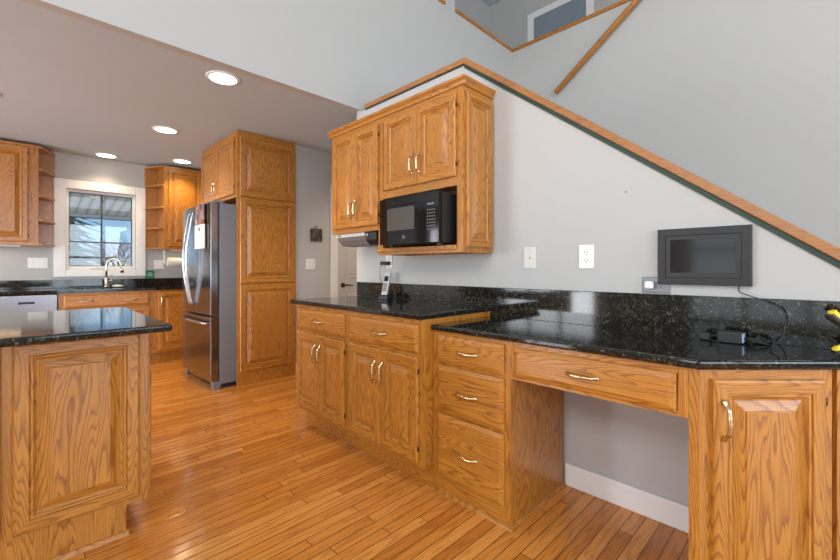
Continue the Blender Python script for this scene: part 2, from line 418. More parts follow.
# upstairs hall
structure(box('floor_upstairs', CARPET, -4.3, 5.31, BY+0.07, 3.74, 2.741, 2.76), 'beige floor of the upstairs hall', 'floor')
structure(box('floor_gallery', CARPET, FWX+0.14, 5.31, -1.0, BY+0.07, 2.70, 2.76), 'beige floor of the gallery beyond the stairs', 'floor')
structure(box('wall_upstairs', WALL, -4.3, 5.31, 3.74, 3.86, 2.76, TOP), 'shaded white wall of the upstairs hall', 'wall')
structure(holed('x', 5.31, 5.43, -1.0, 3.86, 2.70, TOP, []).build('wall_gallery', WALL), 'white wall with a door in the upstairs hall', 'wall')
structure(box('wall_gallery_end', WALL, FWX+0.14, 5.43, -1.1, -1.0, 2.70, TOP), 'white end wall of the upstairs gallery', 'wall')
d = MB()
d.box(5.29, 5.31, 2.96, 3.06, 2.76, 4.86); d.box(5.29, 5.31, 2.10, 2.20, 2.76, 4.86); d.box(5.29, 5.31, 2.20, 2.96, 4.77, 4.86)
dr = d.build('door_2', TRIMW, bevel=.004); structure(dr, 'blue-grey upstairs door in a white frame above the stairs', 'door')
box('door_leaf', BLIND, 5.295, 5.309, 2.20, 2.96, 2.76, 4.77, dr)

# stairs behind the half wall: straight flight, landing, second flight back
st = MB(); nr = 10; LZ = 1.66
for i in range(nr):
    y0 = PEAKY - (nr - i) * (LZ / nr) / SL
    st.box(WX+0.12, WX+1.15, y0, PEAKY, i*LZ/nr + 0.002, (i+1)*LZ/nr)
st.box(WX+0.12, FWX, PEAKY, BY, LZ-0.2, LZ)
structure(st.build('stairs_enclosed', CARPET), 'carpeted stairs rising behind the half wall', 'stairs')

# wooden caps
CAPE = 2.70
def cap_poly(t0, t1):
    k = 0.046 / 0.036 if t1 > 0 else 1.0        # the sloping board is as thick, so taller measured upright
    f0 = t0 if t0 >= 0 else -0.008
    return [(Y_END, capz(Y_END)+t0), (PEAKY, CAPZ+t0)] + ([(PEAKY+.001, CAPZ+f0)] if t0 < 0 else []) + [(CAPE, CAPZ+f0), (CAPE, CAPZ+t1), (PEAKY-0.012 if t1 > 0 else PEAKY, CAPZ+t1), (Y_END, capz(Y_END)+t1*k)]
structure(MB().prism(cap_poly(0.0, 0.036), WX-0.018, WX+0.138, 'x').build('trim_1', [oak('oak_rail', 'y', (0.42, 0.185, 0.055), (0.40, 0.172, 0.05), (0.35, 0.145, 0.042))], bevel=.004), 'oak cap on top of the half wall, level then sloping down', 'trim')
structure(MB().prism(cap_poly(-0.026, -0.001), WX-0.006, WX, 'x').build('trim_2', GREENT), 'thin dark green strip under the oak cap of the half wall', 'trim')
structure(box('trim_3', OAKX, 3.295, FWX+0.02, BY-0.015, BY+0.085, 3.878, 3.913, bevel=.004), 'short oak ledge of the upstairs opening over the landing', 'trim')
structure(box('trim_4', OAKY, FWX-0.02, FWX+0.16, 0.2, BY-0.016, 3.878, 3.913, bevel=.004), 'long oak ledge of the upstairs opening on the stair wall', 'trim')
structure(box('trim_5', OAKX, 1.7, 3.134, BY-0.015, BY+0.085, 3.878, 3.913, bevel=.004), 'oak ledge end at the top edge left of the white post', 'trim')
# baseboards
def baseboard(name, x0, x1, y0, y1, label): structure(box(name, TRIMW, x0, x1, y0, y1, 0, 0.115, bevel=.006), label, 'baseboard')
baseboard('baseboard_right', WX-0.015, WX, 0.31, 0.962, 'white baseboard in the knee space under the desk')
baseboard('baseboard_hall', 2.112, 2.565, HALLY-0.015, HALLY, 'white baseboard of the hall wall beside the refrigerator panel')

# hall door
dm = MB(); DX0 = 2.665; DX1 = 3.46
for a, b in ((DX0-0.095, DX0), (DX1, DX1+0.095)): dm.box(a, b, HALLY-0.022, HALLY-0.001, 0, 2.12)
dm.box(DX0, DX1, HALLY-0.022, HALLY-0.001, 2.04, 2.12)
do = dm.build('door_1', TRIMW, bevel=.005); structure(do, 'grey-white paneled hall door in a white casing', 'door')
lf = MB(); lf.box(DX0+.002, DX1-.002, HALLY-0.010, HALLY-0.001, 0.01, 2.038)
lo = lf.build('door_leaf', DOORW, do)
for (a, b) in ((DX0+0.11, DX0+0.36), (DX0+0.45, DX0+0.69)):
    for (z0, z1) in ((0.22, 0.88), (1.03, 1.58), (1.68, 1.92)):
        p = MB(); p.rings(b-a, z1-z0, [(0, 0), (0.006, -0.004), (0.03, 0.002), (0.05, -0.004)], mats=0)
        p.build('door_panel', DOORW, lo, loc=(a, HALLY-0.011, z0))
hd = MB(); hc = (DX0+0.075, HALLY-0.010, 0.945)
hd.lathe([(0.030, 0), (0.030, -0.006), (0.022, -0.012), (0.011, -0.014), (0.011, -0.045), (0.001, -0.047)], hc, 18, 'y')
hd.tube([(hc[0], hc[1]-.042, hc[2]), (hc[0]+.04, hc[1]-.044, hc[2]+.002), (hc[0]+.115, hc[1]-.042, hc[2]-.006)], [.010, .009, .007], 10)
hd.build('door_handle', BRONZE, lo)

# kitchen window
w1 = MB(); CW = 0.105
x0, x1, z0, z1 = WINX0, WINX1, WINZ0, WINZ1
for a, b, c, d_ in ((x0-CW, x0, z0-CW*0.78, z1+CW), (x1, x1+CW, z0-CW*0.78, z1+CW), (x0, x1, z1, z1+CW), (x0, x1, z0-CW*0.78, z0)):
    w1.box(a, b, KY-0.022, KY-0.001, c, d_)
win = w1.build('window_1', TRIMW, bevel=.006); structure(win, 'white cased kitchen window over the sink with dark muntins', 'window')
jb = MB()
for a, b, c, d_ in ((x0, x0+.03, z0, z1), (x1-.03, x1, z0, z1), (x0+.03, x1-.03, z1-.03, z1), (x0+.03, x1-.03, z0, z0+.045)):
    jb.box(a+.0005, b-.0005, KY+0.02, KY+0.12, c+.0005, d_-.0005)
jb.build('window_sash', TRIMW, win, bevel=.005)
gx0, gx1, gz0, gz1 = x0+.03, x1-.03, z0+.045, z1-.03
gd = MB(); T = 0.0065
for k in (0, 1, 2): 
    p = gx0 + (gx1-gx0)*k/2; gd.box(max(gx0, p-T*1.3), min(gx1, p+T*1.3), KY+.060, KY+.072, gz0, gz1)
for k in (0, 1, 2, 3):
    p = gz0 + (gz1-gz0)*k/3; gd.box(gx0, gx1, KY+.061, KY+.071, max(gz0, p-T), min(gz1, p+T))
gd.build('window_muntins', DARKM, win)
box('window_glass', PANE, gx0, gx1, KY+.076, KY+.080, gz0, gz1, win)
ck = MB(); ck.box(.62, .76, KY+.004, KY+.02, z0+.004, z0+.022); ck.tube([(.66, KY+.012, z0+.02), (.72, KY+.0, z0+.03)], .006, 8)
ck.build('window_crank', PLASTI, win, bevel=.003)

# ------------------------------------------------------------------ cabinet parts
def handle(parent, x, z, vertical=True, y=-0.02, ln=0.128):
    """arched brass pull with flared feet"""
    mb = MB(); n = 13; h = ln/2
    pts, rs = [], []
    prof = [(-1.0, .001, .002), (-.97, .003, .006), (-.88, .006, .0075), (-.78, .010, .0050), (-.68, .019, .0042), (-.58, .025, .0062), (-.5, .026, .0050),
            (-.25, .028, .0060), (0, .0285, .0064)]
    prof += [(-a, b, c) for (a, b, c) in prof[-2::-1]]
    for (t, d, r) in prof:
        p = (x, y-d, z+t*h) if vertical else (x+t*h, y-d, z)
        pts.append(p); rs.append(r*1.2)
    mb.tube(pts, rs, 10)
    return mb.build('handle', BRASS, parent)
def hinges(parent, xs, h):
    for z in (0.07, h-0.07):
        MB().lathe([(0.001, -.013), (.0045, -.012), (.0045, .012), (.001, .013)], (xs, -0.012, z), 8).build('hinge', BRONZE, parent)
def raised(parent, x, z, w, h, y=0.0, rot=0.0, name='door', fw=0.064, hnd=None, hinge=None, t=0.02, loc=None):
    """raised-panel door / end panel: mitred frame, bead, sloped raise and field"""
    mb = MB()
    R = mb.rings(w, h, [(0, 0), (0, -t+.006), (.003, -t+.002), (.008, -t), (fw-.022, -t), (fw-.0205, -t+.006), (fw-.016, -t+.003), (fw-.010, -t+.0035), (fw-.0075, -t+.011), (fw, -t+.0155)])
    # remove cap of frame (field belongs to the panel)
    mb.bm.faces.ensure_lookup_table(); bmesh.ops.delete(mb.bm, geom=[mb.bm.faces[-1]], context='FACES_ONLY')
    mb.face([(0, 0, 0), (0, 0, h), (w, 0, h), (w, 0, 0)], 0)
    o = mb.build(name, OAKS, parent, loc=loc or (x, y, z), rot=rot)
    p = MB(); iw, ih = w-2*fw, h-2*fw
    sl = min(0.034, iw*0.24)
    p.rings(iw, ih, [(-.0005, -t+.0157), (.003, -t+.0157), (.004, -t+.0145), (sl, -t+.0035), (sl+.0008, -t+.0005), (sl+.003, -t-.0005)])
    q = p.build('raised_panel', OAKS, o, loc=(fw, 0, fw))
    if hnd: handle(o, hnd[0], hnd[1], True, -t)
    if hinge is not None: hinges(o, -0.002 if hinge == 'l' else w+0.002, h)
    return o
def drawer(parent, x, z, w, h, y=0.0, hx=(0.5,), t=0.02, name='drawer'):
    mb = MB(); mb.rings(w, h, [(0, 0), (0, -t+.009), (.004, -t+.006), (.019, -t+.001), (.021, -t)], cap_side=1, mats=1)
    mb.face([(0, 0, 0), (0, 0, h), (w, 0, h), (w, 0, 0)], 1)
    o = mb.build(name, OAKS, parent, loc=(x, y, z))
    for q in hx: handle(o, w*q, h*0.5, False, -t)
    return o
def frame(parent, w, z0, z1, stiles, rails, y0=0.0, y1=0.02, name='face_frame'):
    """stiles: list of (x0,x1[,zlo,zhi]); rails: list of (x0,x1,z0,z1)"""
    mb = MB()
    for s in stiles: mb.box(s[0], s[1], y0, y1, s[2] if len(s) > 2 else z0, s[3] if len(s) > 3 else z1, 0)
    for r in rails: mb.box(r[0], r[1], y0+.0004, y1, r[2], r[3], 1)
    return mb.build(name, OAKS, parent)

# ------------------------------------------------------------------ right wall: base cabinets
BX = 1.453
def base_unit(ytop, w, label, group):
    t = thing('base_cabinet', (BX, ytop, 0), FX, label, 'cabinet', group)
    box('carcass', OAKZ, 0, w, 0.02, 0.585, 0.127, 0.884, t)
    tk = MB().box(0.0, w, 0.077, 0.09, 0, 0.127, 0); tk.build('toe_kick', [OAKX], t)
    frame(t, w, .127, .884, [(0, .024), (w-.024, w)], [(.024, w-.024, .856, .884), (.024, w-.024, .69, .712), (.024, w-.024, .127, .158)])
    dw = w - 0.05
    drawer(t, 0.025, .712, dw, .144)
    hw = dw/2 - .0015
    raised(t, 0.025, .155, hw, .535, hnd=(hw-.030, .535-.125), hinge='l')
    raised(t, 0.025+dw-hw, .155, hw, .535, hnd=(.030, .535-.125), hinge='r')
    return t
base_unit(2.735, 0.652, 'oak base cabinet nearer the hall door, drawer over a pair of doors', 'base cabinets under the phone counter')
base_unit(2.083, 0.651, 'oak base cabinet next to the desk drawers, drawer over a pair of doors', 'base cabinets under the phone counter')
tag(MB().prism([(1.428, 1.428), (2.039, 1.428), (2.039, 2.80), (1.428, 2.80)], .8842, .914).build('countertop', GRANITE, bevel=.009, seg=3), 'black granite countertop on the higher base cabinets under the microwave', 'countertop')
DT = 0.858
tag(box('backsplash', GRANITE, 2.0392, 2.0598, 1.4345, 2.80, .9142, 1.03, bevel=.002), 'low black granite backsplash behind the cordless phone', 'backsplash')
tag(box('backsplash', GRANITE, 2.0392, 2.0598, -0.27, 1.4335, DT-.03, 1.03, bevel=.002), 'tall black granite backsplash along the desk below the digital frame', 'backsplash')
# ------------------------------------------------------------------ desk
DXF = 1.53; DB = DT-.0302
t = thing('drawer_cabinet', (DXF, 1.430, 0), FX, 'oak three-drawer desk pedestal with brass pulls', 'cabinet')
PW = 0.463
box('carcass', OAKZ, 0, PW, 0.02, 0.512, 0, DB, t)
frame(t, PW, 0, DB, [(0, .038), (PW-.028, PW)], [(.038, PW-.028, .808, DB), (.038, PW-.028, .655, .672), (.038, PW-.028, .408, .422), (.038, PW-.028, 0, .09)])
for z0, z1 in ((.672, .808), (.422, .657), (.086, .410)): drawer(t, .036, z0, .400, z1-z0)
bm_ = MB()
bm_.prism([(-.014, 0), (-.0002, 0), (-.0002, .016), (-.006, .014), (-.012, .008)], -.002, PW+.014, 'x')
bm_.prism([(PW+.0002, 0), (PW+.014, 0), (PW+.012, .008), (PW+.006, .014), (PW+.0002, .016)], -.013, .51, 'y')
bm_.build('shoe_molding', [OAKX], t)
t = thing('desk_drawer_unit', (DXF, 0.966, 0.662), FX, 'wide shallow oak pencil drawer spanning the knee space of the desk', 'drawer')
AW = 0.661; AH = DB-.662
box('carcass', OAKX, 0, AW, 0.02, 0.50, 0.002, AH, t)
frame(t, AW, 0, AH, [(0, .02), (AW-.03, AW)], [(.02, AW-.03, 0, .017), (.02, AW-.03, .141, AH)])
drawer(t, .020, .016, .609, .126)
# diagonal end cabinet: local origin at its left front corner
t = thing('corner_cabinet', (1.53, 0.276, 0), DG, 'oak angled end cabinet with a raised-panel door at the right of the desk', 'cabinet')
Rm = Matrix.Rotation(-DG, 2)
def dloc(X, Y): v = Rm @ Vector((X-1.53, Y-0.276)); return (v.x, v.y)
bmb = MB()
poly = [dloc(1.53+.0142, .276+.0142), dloc(1.545, .3045), dloc(2.043, .3045), dloc(2.0385, -.2325+.02)]
bmb.prism(poly, 0, DB, 'z'); bmb.build('carcass', [OAKZ], t)
fr = MB()
fr.prism([dloc(1.53, .276), dloc(1.53, .3045), dloc(1.545, .3045), dloc(1.5452, .2892)], 0, DB, 'z', 0)
fr.box(0.0002, .060, 0, .0199, 0, DB, 0); fr.box(.365, .422, 0, .0199, 0, DB, 0)
fr.box(.060, .365, 0.0003, .0199, .775, DB, 1); fr.box(.060, .365, 0.0003, .0199, 0, .12, 1)
fr.box(.4385, .70, 0, .0199, 0, DB, 0)
fr.build('face_frame', OAKS, t)
raised(t, .036, .105, .352, .692, fw=.064, hnd=(.026, .692-.125), hinge='r')
raised(t, .470, .105, .220, .692, fw=.05, hinge='r')
# desk countertop
tag(MB().prism([(1.505, 1.428), (1.505, .270), (2.0385, -.2635), (2.0385, 1.428)], DT-.03, DT).build('countertop', GRANITE, bevel=.009, seg=3), 'lower black granite desktop with an angled end', 'countertop')

# ------------------------------------------------------------------ upper cabinets on the right wall
UX = 1.775; UT = 2.18; UD = WX-UX-.001
t = thing('wall_cabinet', (UX, 2.770, 0), FX, 'oak wall cabinet with two doors beside the hall doorway', 'cabinet', 'wall cabinets above the phone counter')
UW = 0.587
box('carcass', OAKZ, 0, UW, .02, UD, 1.415, UT, t)
frame(t, UW, 1.412, UT, [(0, .05), (UW-.02, UW)], [(.05, UW-.02, 1.412, 1.452), (.05, UW-.02, 2.145, UT)])
hw = .273
raised(t, .046, 1.448, hw, .698, hnd=(hw-.028, .13), hinge='l')
raised(t, .046+hw+.003, 1.448, hw, .698, hnd=(.028, .13), hinge='r')
t = thing('wall_cabinet', (UX, 2.182, 0), FX, 'taller oak wall cabinet with an open microwave shelf below two doors', 'cabinet', 'wall cabinets above the phone counter')
UW = 0.752
cm = MB(); cm.box(0, UW, .02, UD, 1.66, UT); cm.box(0, .018, .02, UD, 1.238, 1.66); cm.box(UW-.018, UW, .02, UD, 1.238, 1.66); cm.box(.018, UW-.018, UD-.008, UD, 1.238, 1.66)
cm.build('carcass', [OAKZ], t)
frame(t, UW, 1.238, UT, [(0, .045), (UW-.046, UW)], [(.045, UW-.046, 1.622, 1.676), (.045, UW-.046, 2.145, UT), (.045, UW-.046, 1.238, 1.262)])
MB().box(-.022, UW-.046, -.012, 0, 1.256, 1.282, 1).box(.018, UW-.018, .0205, UD-.009, 1.256, 1.282, 1).box(.0455, UW-.0465, 0.0, .0205, 1.2622, 1.282, 1).build('shelf', OAKS, t, bevel=.003)
hw = .3175
raised(t, .070, 1.672, hw, .476, hnd=(hw-.030, .125), hinge='l')
raised(t, .070+hw+.003, 1.672, hw, .476, hnd=(.030, .125), hinge='r')
raised(t, 0, 0, UD-.035, UT-1.238-.06, rot=PI/2, loc=(UW, .020, 1.268), name='end_panel', fw=.05, t=.018)
# crown
cp = [(0, 0), (-.008, .003), (-.012, .02), (-.026, .036), (-.030, .046), (0, .046)]
cr = MB()
cr.prism([(1.775+a, 2.1805+b) for a, b in cp], 1.405, 2.795, 'y')
cr.prism([(1.4285+a*.8, 2.1805+b) for a, b in cp], 1.776, 2.0592, 'x')
cr.box(1.7752, 2.0592, 1.43, 2.795, 2.1805, 2.19)
tag(cr.build('crown_molding', OAKY), 'oak crown molding along the top of the wall cabinets beside the stair cap', 'molding')

# microwave
mw = thing('microwave', (1.66, 2.043, 1.2825), FX, 'black microwave oven sitting in the open oak cabinet shelf', 'microwave')
MWW, MWH, MWD = .520, .302, .372
box('body', BLACKM, .004, MWW-.004, .045, MWD, .012, MWH, mw, bevel=.006)
for x in (.04, MWW-.06):
    for y in (.06, MWD-.06): box('foot', BLACKM, x, x+.03, y, y+.03, 0, .012, mw)
def bulge(x): return -.016 * (1 - (2*x/MWW-1)**2)
fm = MB(); n = 24
def front(mb, xa, xb, za, zb, dy, th, n=14):
    P = [(xa+(xb-xa)*k/n, bulge(xa+(xb-xa)*k/n)+dy) for k in range(n+1)]
    mb.prism(P + [(x, y+th) for x, y in P[::-1]], za, zb, 'z')
front(fm, 0, .405, .014, MWH-.052, .012, .033); fd = fm.build('microwave_door', BLACKG, mw)
fm = MB(); front(fm, 0, MWW, MWH-.050, MWH+.002, .012, .033); fm.build('top_trim', BLACKG, mw)
fm = MB(); front(fm, .407, MWW, .014, MWH-.052, .012, .033); fcp = fm.build('control_panel', BLACKG, mw)
fm = MB(); front(fm, .085, .338, .098, .236, .010, .003); fm.build('window', MWGLASS, fd)
lg = MB(); bx = .248; by = bulge(bx)+.0119
lg.tube([(bx+.0105*math.cos(a), by-.0012, .054+.0105*math.sin(a)) for a in [k*2*PI/24 for k in range(25)]], .0011, 6)
c0 = (bx, by-.0016, .054)
lg.tube([(bx-.005+.0035*math.cos(a), by-.0018, .054+.0045*math.sin(a)) for a in [0.6+k*.6 for k in range(9)]], .0008, 6)
lg.tube([(bx+.0045+.003*math.cos(a), by-.0018, .054+.0045*math.sin(a)) for a in [0.9+k*.55 for k in range(9)]], .0008, 6)
lg.build('round_emblem', SILVERP, fd)
kb = MB()
for i in range(4):
    for j in range(7):
        x = .437 + i*.0165; z = .085 + j*.0185
        kb.box(x, x+.0085, bulge(x)+.0105, bulge(x)+.0121, z, z+.0075)
kb.box(.438, .492, bulge(.46)+.0100, bulge(.46)+.0122, .228, .238)
kb.build('keypad', PRINT, fcp)

# under-cabinet radio
ra = thing('under_cabinet_radio', (1.795, 2.725, 1.4115), FX, 'grey appliance with a white front strip mounted under the wall cabinet', 'radio')
MB().prism([(0, 0), (.24, 0), (.24, -.055), (.20, -.092), (.05, -.092), (.012, -.052), (0, -.030)], 0.0, .365, 'x').build('body', LGREY, ra, bevel=.006)
box('front_strip', PLASTI, -.004, .362, -.006, -.0005, -.026, -.002, ra, bevel=.001)
box('printed_mark', CHAR, .02, .060, -.0068, -.0061, -.018, -.009, ra)
for k in range(6): box('printed_mark', CHAR, .13+k*.035, .148+k*.035, -.0066, -.0061, -.014, -.011, ra)
MB().prism([(-.004, 0), (.24, 0), (.24, -.06), (.20, -.095), (.04, -.095), (.002, -.06)], .366, .49, 'x').build('speaker_end', CHAR, ra, bevel=.006)
MB().lathe([(.012, 0), (.011, -.012), (.001, -.013)], (.40, -.003, -.022), 16, 'y').build('knob', SILVERP, ra)

# ------------------------------------------------------------------ refrigerator surround
PY = 4.0
t = thing('refrigerator_cabinet', (1.5, PY, 0), 0.0, 'tall oak refrigerator surround with paneled side and doors above', 'cabinet')
box('side_panel', OAKZ, 0, .609, 0, .024, 0, CZ-.002, t)
for z0, z1 in ((.134, .985), (.998, 1.838), (1.85, 2.43)):
    raised(t, .022, z0, .57, z1-z0, name='end_panel', fw=.068, t=.018)
cm = MB(); cm.box(.02, .609, .0245, 1.05, 1.84, CZ-.002); cm.box(0.0, .609, 1.03, 1.05, 0, 1.8395); cm.build('carcass', [OAKZ], t)
cr = MB(); cr.box(0, .0195, .0245, 1.05, 1.84, CZ-.002); cr.build('face_frame', [OAKZ], t)
# doors of the over-fridge cabinet face -X
for k in range(2):
    w_ = .478; yb = 1.025-k*(w_+.012)
    o = raised(t, 0, 0, w_, .56, rot=FX, loc=(-.0002, yb, 1.872), hnd=((w_-.03) if k == 0 else .03, .12), hinge='l' if k == 0 else 'r')
# refrigerator
rf = thing('refrigerator', (1.34, 4.035, 0), 0.0, 'stainless french-door refrigerator with papers on it beside the oak panel', 'refrigerator')
FWD = .905
box('body', GREY, 0.01, .745, 0, FWD, .045, 1.765, rf, bevel=.004)
for a, b in ((.002, .07), (FWD-.07, FWD-.002)): box('front_foot', GREY, -.045, .02, a, b, 0.0, .075, rf, bevel=.004)
box('kick_plate', GREY, .0, .06, .07, FWD-.07, .02, .075, rf)
MB().box(.06, .70, .05, FWD-.05, 0, .044).build('base', CHAR, rf)
for a, b in ((.01, .09), (FWD-.09, FWD-.01)): box('hinge_cover', GREY, -.04, .05, a, b, 1.766, 1.79, rf, bevel=.004)
def fdoor(y0, y1, z0, z1, name):
    P = []; n = 10
    for k in range(n+1):
        y = y0+(y1-y0)*k/n; c = 2*y/FWD-1
        P.append((-.068-.022*(1-c*c), y))
    return MB().prism(P+[(.0, y1), (.0, y0)], z0, z1, 'z').build(name, STEEL, rf, bevel=.005)
fr1 = fdoor(.002, FWD/2-.003, .70, 1.765, 'refrigerator_door'); fr2 = fdoor(FWD/2+.003, FWD-.002, .70, 1.765, 'refrigerator_door')
fz = fdoor(.002, FWD-.002, .078, .685, 'freezer_door')
for o, y, sgn in ((fr1, FWD/2-.028, -1), (fr2, FWD/2+.028, 1)):
    P = [(-.088, y, .78), (-.115, y+sgn*.004, .80)]
    for k in range(13):
        a = k/12; s_ = math.sin(PI*a); P.append((-.118-.05*s_, y+sgn*(.004+.028*a), .82+a*.84))
    P += [(-.115, y+sgn*.032, 1.68), (-.088, y+sgn*.032, 1.70)]
    MB().tube(P, .0105, 10).build('handle', STEELB, o)
P = [(-.072, .06, .62), (-.10, .065, .625)] + [(-.112-.028*math.sin(PI*k/12), .075+k/12*(FWD-.15), .628) for k in range(13)] + [(-.10, FWD-.065, .625), (-.072, FWD-.06, .62)]
MB().tube(P, .013, 10).build('handle', STEELB, fz)
# papers on the door
pc = thing('wall_calendar', (1.340-.0915, 4.035+.235, 1.335), FX, 'photo calendar hanging on the right refrigerator door', 'calendar')
box('photo_page', COLLAGE, -.125, .125, -.006, .003, .235, .43, pc)
box('date_page', PAPER, -.14, .14, -.007, .003, 0.0, .232, pc)
box('printed_mark', PRINT, -.02, .03, -.0078, -.0071, .17, .205, pc)

# ------------------------------------------------------------------ kitchen window run
KF = 5.66; KB = KY-.001
t = thing('dishwasher', (-.30, KF-.022, 0), 0, 'stainless dishwasher under the granite left of the sink cabinet', 'dishwasher')
box('body', CHAR, .004, .590, .03, .58, .1, .872, t)
box('dishwasher_door', DWSTEEL, .004, .590, 0, .029, .105, .872, t, bevel=.004)
hh = MB(); hh.box(.30, .42, -.004, .002, .785, .806); hh.build('handle_recess', CHAR, t, bevel=.003)
box('toe_kick', BLACKM, .004, .590, .06, .08, 0, .099, t)
t = thing('sink_cabinet', (.296, KF, 0), 0, 'oak sink base cabinet with a two-pull false drawer front', 'cabinet')
SW = .856
box('carcass', OAKZ, 0, SW, .02, .60, .127, .68, t); box('toe_kick', OAKX, 0, SW, .077, .09, 0, .127, t)
for a, b in ((0, .02), (SW-.02, SW)): box('side_panel', OAKZ, a, b, .02, .60, .681, .883, t)
frame(t, SW, .127, .883, [(0, .05), (SW-.05, SW)], [(.05, SW-.05, .858, .883), (.05, SW-.05, .69, .715), (.05, SW-.05, .127, .158)])
drawer(t, .046, .715, .765, .143, hx=(.24, .76))
hw = .381
raised(t, .046, .155, hw, .54, hnd=(hw-.03, .42), hinge='l'); raised(t, .046+hw+.003, .155, hw, .54, hnd=(.03, .42), hinge='r')
t = thing('base_cabinet', (1.153, KF, 0), 0, 'oak corner base cabinet with one tall door beside the refrigerator', 'cabinet')
CWd = .955
box('carcass', OAKZ, 0, CWd, .02, .60, .127, .883, t); box('toe_kick', OAKX, 0, CWd, .077, .09, 0, .127, t)
frame(t, CWd, .127, .883, [(0, .045), (.42, CWd)], [(.045, .42, .858, .883), (.045, .42, .127, .158)])
raised(t, .042, .155, .385, .705, hnd=(.03, .59), hinge='r')
t = thing('base_cabinet', (-1.20, KF, 0), 0, 'oak base cabinet at the far left end of the sink counter', 'cabinet')
box('carcass', OAKZ, 0, .898, .02, .60, .127, .883, t); box('toe_kick', OAKX, 0, .898, .077, .09, 0, .127, t)
frame(t, .898, .127, .883, [(0, .045), (.853, .898)], [(.045, .853, .858, .883), (.045, .853, .69, .715), (.045, .853, .127, .158)])
drawer(t, .042, .715, .814, .143); raised(t, .042, .155, .405, .54, hinge='l'); raised(t, .45, .155, .405, .54, hinge='r')
# counter with sink cut-out
SX0, SX1, SY0, SY1 = .45, 1.0, 5.74, 6.10
cm = MB()
for a, b, c, d_ in ((-1.2, SX0, 5.63, KY-.0215), (SX1, 2.108, 5.63, KY-.0215), (SX0, SX1, 5.63, SY0), (SX0, SX1, SY1, KY-.0215)): cm.box(a, b, c, d_, .8835, .914)
bmesh.ops.remove_doubles(cm.bm, verts=cm.bm.verts[:], dist=1e-5)
tag(cm.build('countertop', GRANITE), 'black granite counter with the sink under the kitchen window', 'countertop')
tag(box('backsplash', GRANITE, -1.2, 2.108, KY-.021, KY-.0005, .9142, 1.012, bevel=.002), 'low black granite backsplash under the kitchen window', 'backsplash')
sk = MB()
sk.box(SX0+.004, SX1-.004, SY0+.004, SY1-.004, .715, .722); sk.box(SX0+.001, SX0+.006, SY0+.001, SY1-.001, .722, .905); sk.box(SX1-.006, SX1-.001, SY0+.001, SY1-.001, .722, .905)
sk.box(SX0+.006, SX1-.006, SY0+.001, SY0+.006, .722, .905); sk.box(SX0+.006, SX1-.006, SY1-.006, SY1-.001, .722, .905)
tag(sk.build('sink', STEEL), 'steel sink set in the counter below the faucet', 'sink')
fa = thing('faucet', (.762, 6.165, .914), 0, 'brushed nickel gooseneck faucet in front of the kitchen window', 'faucet')
MB().lathe([(.028, 0), (.028, .008), (.022, .014), (.020, .10), (.022, .11), (.016, .125)], (0, 0, 0), 20).build('base', NICKEL, fa)
P = [(0, 0, .12), (0, 0, .22)]
for k in range(13):
    a = PI*k/12; rr = .085
    P.append((.8*(rr-rr*math.cos(a)), -.6*(rr-rr*math.cos(a)), .25+rr*1.15*math.sin(a)))
MB().tube(P, .0115, 12).build('spout', NICKEL, fa)
e = P[-1]
MB().tube([(e[0], e[1], e[2]+.005), (e[0]+.002, e[1]-.002, e[2]-.03), (e[0]+.006, e[1]-.004, e[2]-.075)], [.0125, .016, .019], 12).build('spray_head', NICKEL, fa)
MB().tube([(.015, -.01, .07), (.045, -.02, .085), (.052, -.022, .15)], [.012, .009, .006], 10).build('lever', NICKEL, fa)
tag(MB().lathe([(.02, 0), (.05, .004), (.058, .012), (.05, .022), (.02, .028)], (.87, 6.16, .9142), 20).build('soap_bar', PAPER), 'white soap bar beside the faucet on the granite', 'soap')

# wall cabinets either side of the window, with angled open shelves
UF = 5.94
def shelf_unit(xc, sgn, label):
    """open end shelf: back post against the wall, angled front; xc = cabinet side, sgn = direction of the window"""
    t = thing('end_shelf', (xc, UF, 0), 0, label, 'shelf', 'open end shelves beside the kitchen window')
    dep = KY-UF-.001; wd = .165
    def poly(g): return [(0, g), (sgn*.035, g), (sgn*(wd-g), dep-.05), (sgn*(wd-g), dep), (0, dep)]
    box('back_panel', OAKZ, min(sgn*.0, sgn*wd), max(sgn*.0, sgn*wd), dep-.010, dep, 1.39, 2.46, t)
    box('side_panel', OAKZ, min(sgn*.0005, sgn*.018), max(sgn*.0005, sgn*.018), .0, dep-.0105, 1.39, 2.46, t)
    for z in (1.39, 1.65, 1.915, 2.195, 2.435):
        P = [(sgn*.0185, .0), (sgn*.05, 0), (sgn*wd, dep-.06), (sgn*wd, dep-.0105), (sgn*.0185, dep-.0105)]
        MB().prism(P, z, z+.02, 'z').build('shelf', [OAKX], t, bevel=.003)
    return t
t = thing('wall_cabinet', (1.337, UF, 0), 0, 'oak wall cabinet in the corner behind the refrigerator', 'cabinet')
box('carcass', OAKZ, 0, .771, .02, KY-UF-.001, 1.39, 2.46, t)
frame(t, .771, 1.39, 2.46, [(0, .03), (.43, .771)], [(.03, .43, 1.39, 1.43), (.03, .43, 2.42, 2.46)])
raised(t, .028, 1.425, .405, 1.0, hnd=(.375, .12), hinge='l')
shelf_unit(1.336, -1, 'small open oak shelf right of the kitchen window')
t = thing('wall_cabinet', (-.70, UF, 0), 0, 'oak wall cabinet at the left edge above the light switches', 'cabinet')
box('carcass', OAKZ, 0, .836, .02, KY-UF-.001, 1.39, 2.46, t)
frame(t, .836, 1.39, 2.46, [(0, .03), (.775, .836)], [(.03, .775, 1.39, 1.43), (.03, .775, 2.42, 2.46)])
raised(t, .028, 1.425, .372, 1.0, hinge='l'); raised(t, .403, 1.425, .374, 1.0, hinge='r', hnd=(.03, .12))
shelf_unit(.1365, 1, 'small open oak shelf left of the kitchen window')
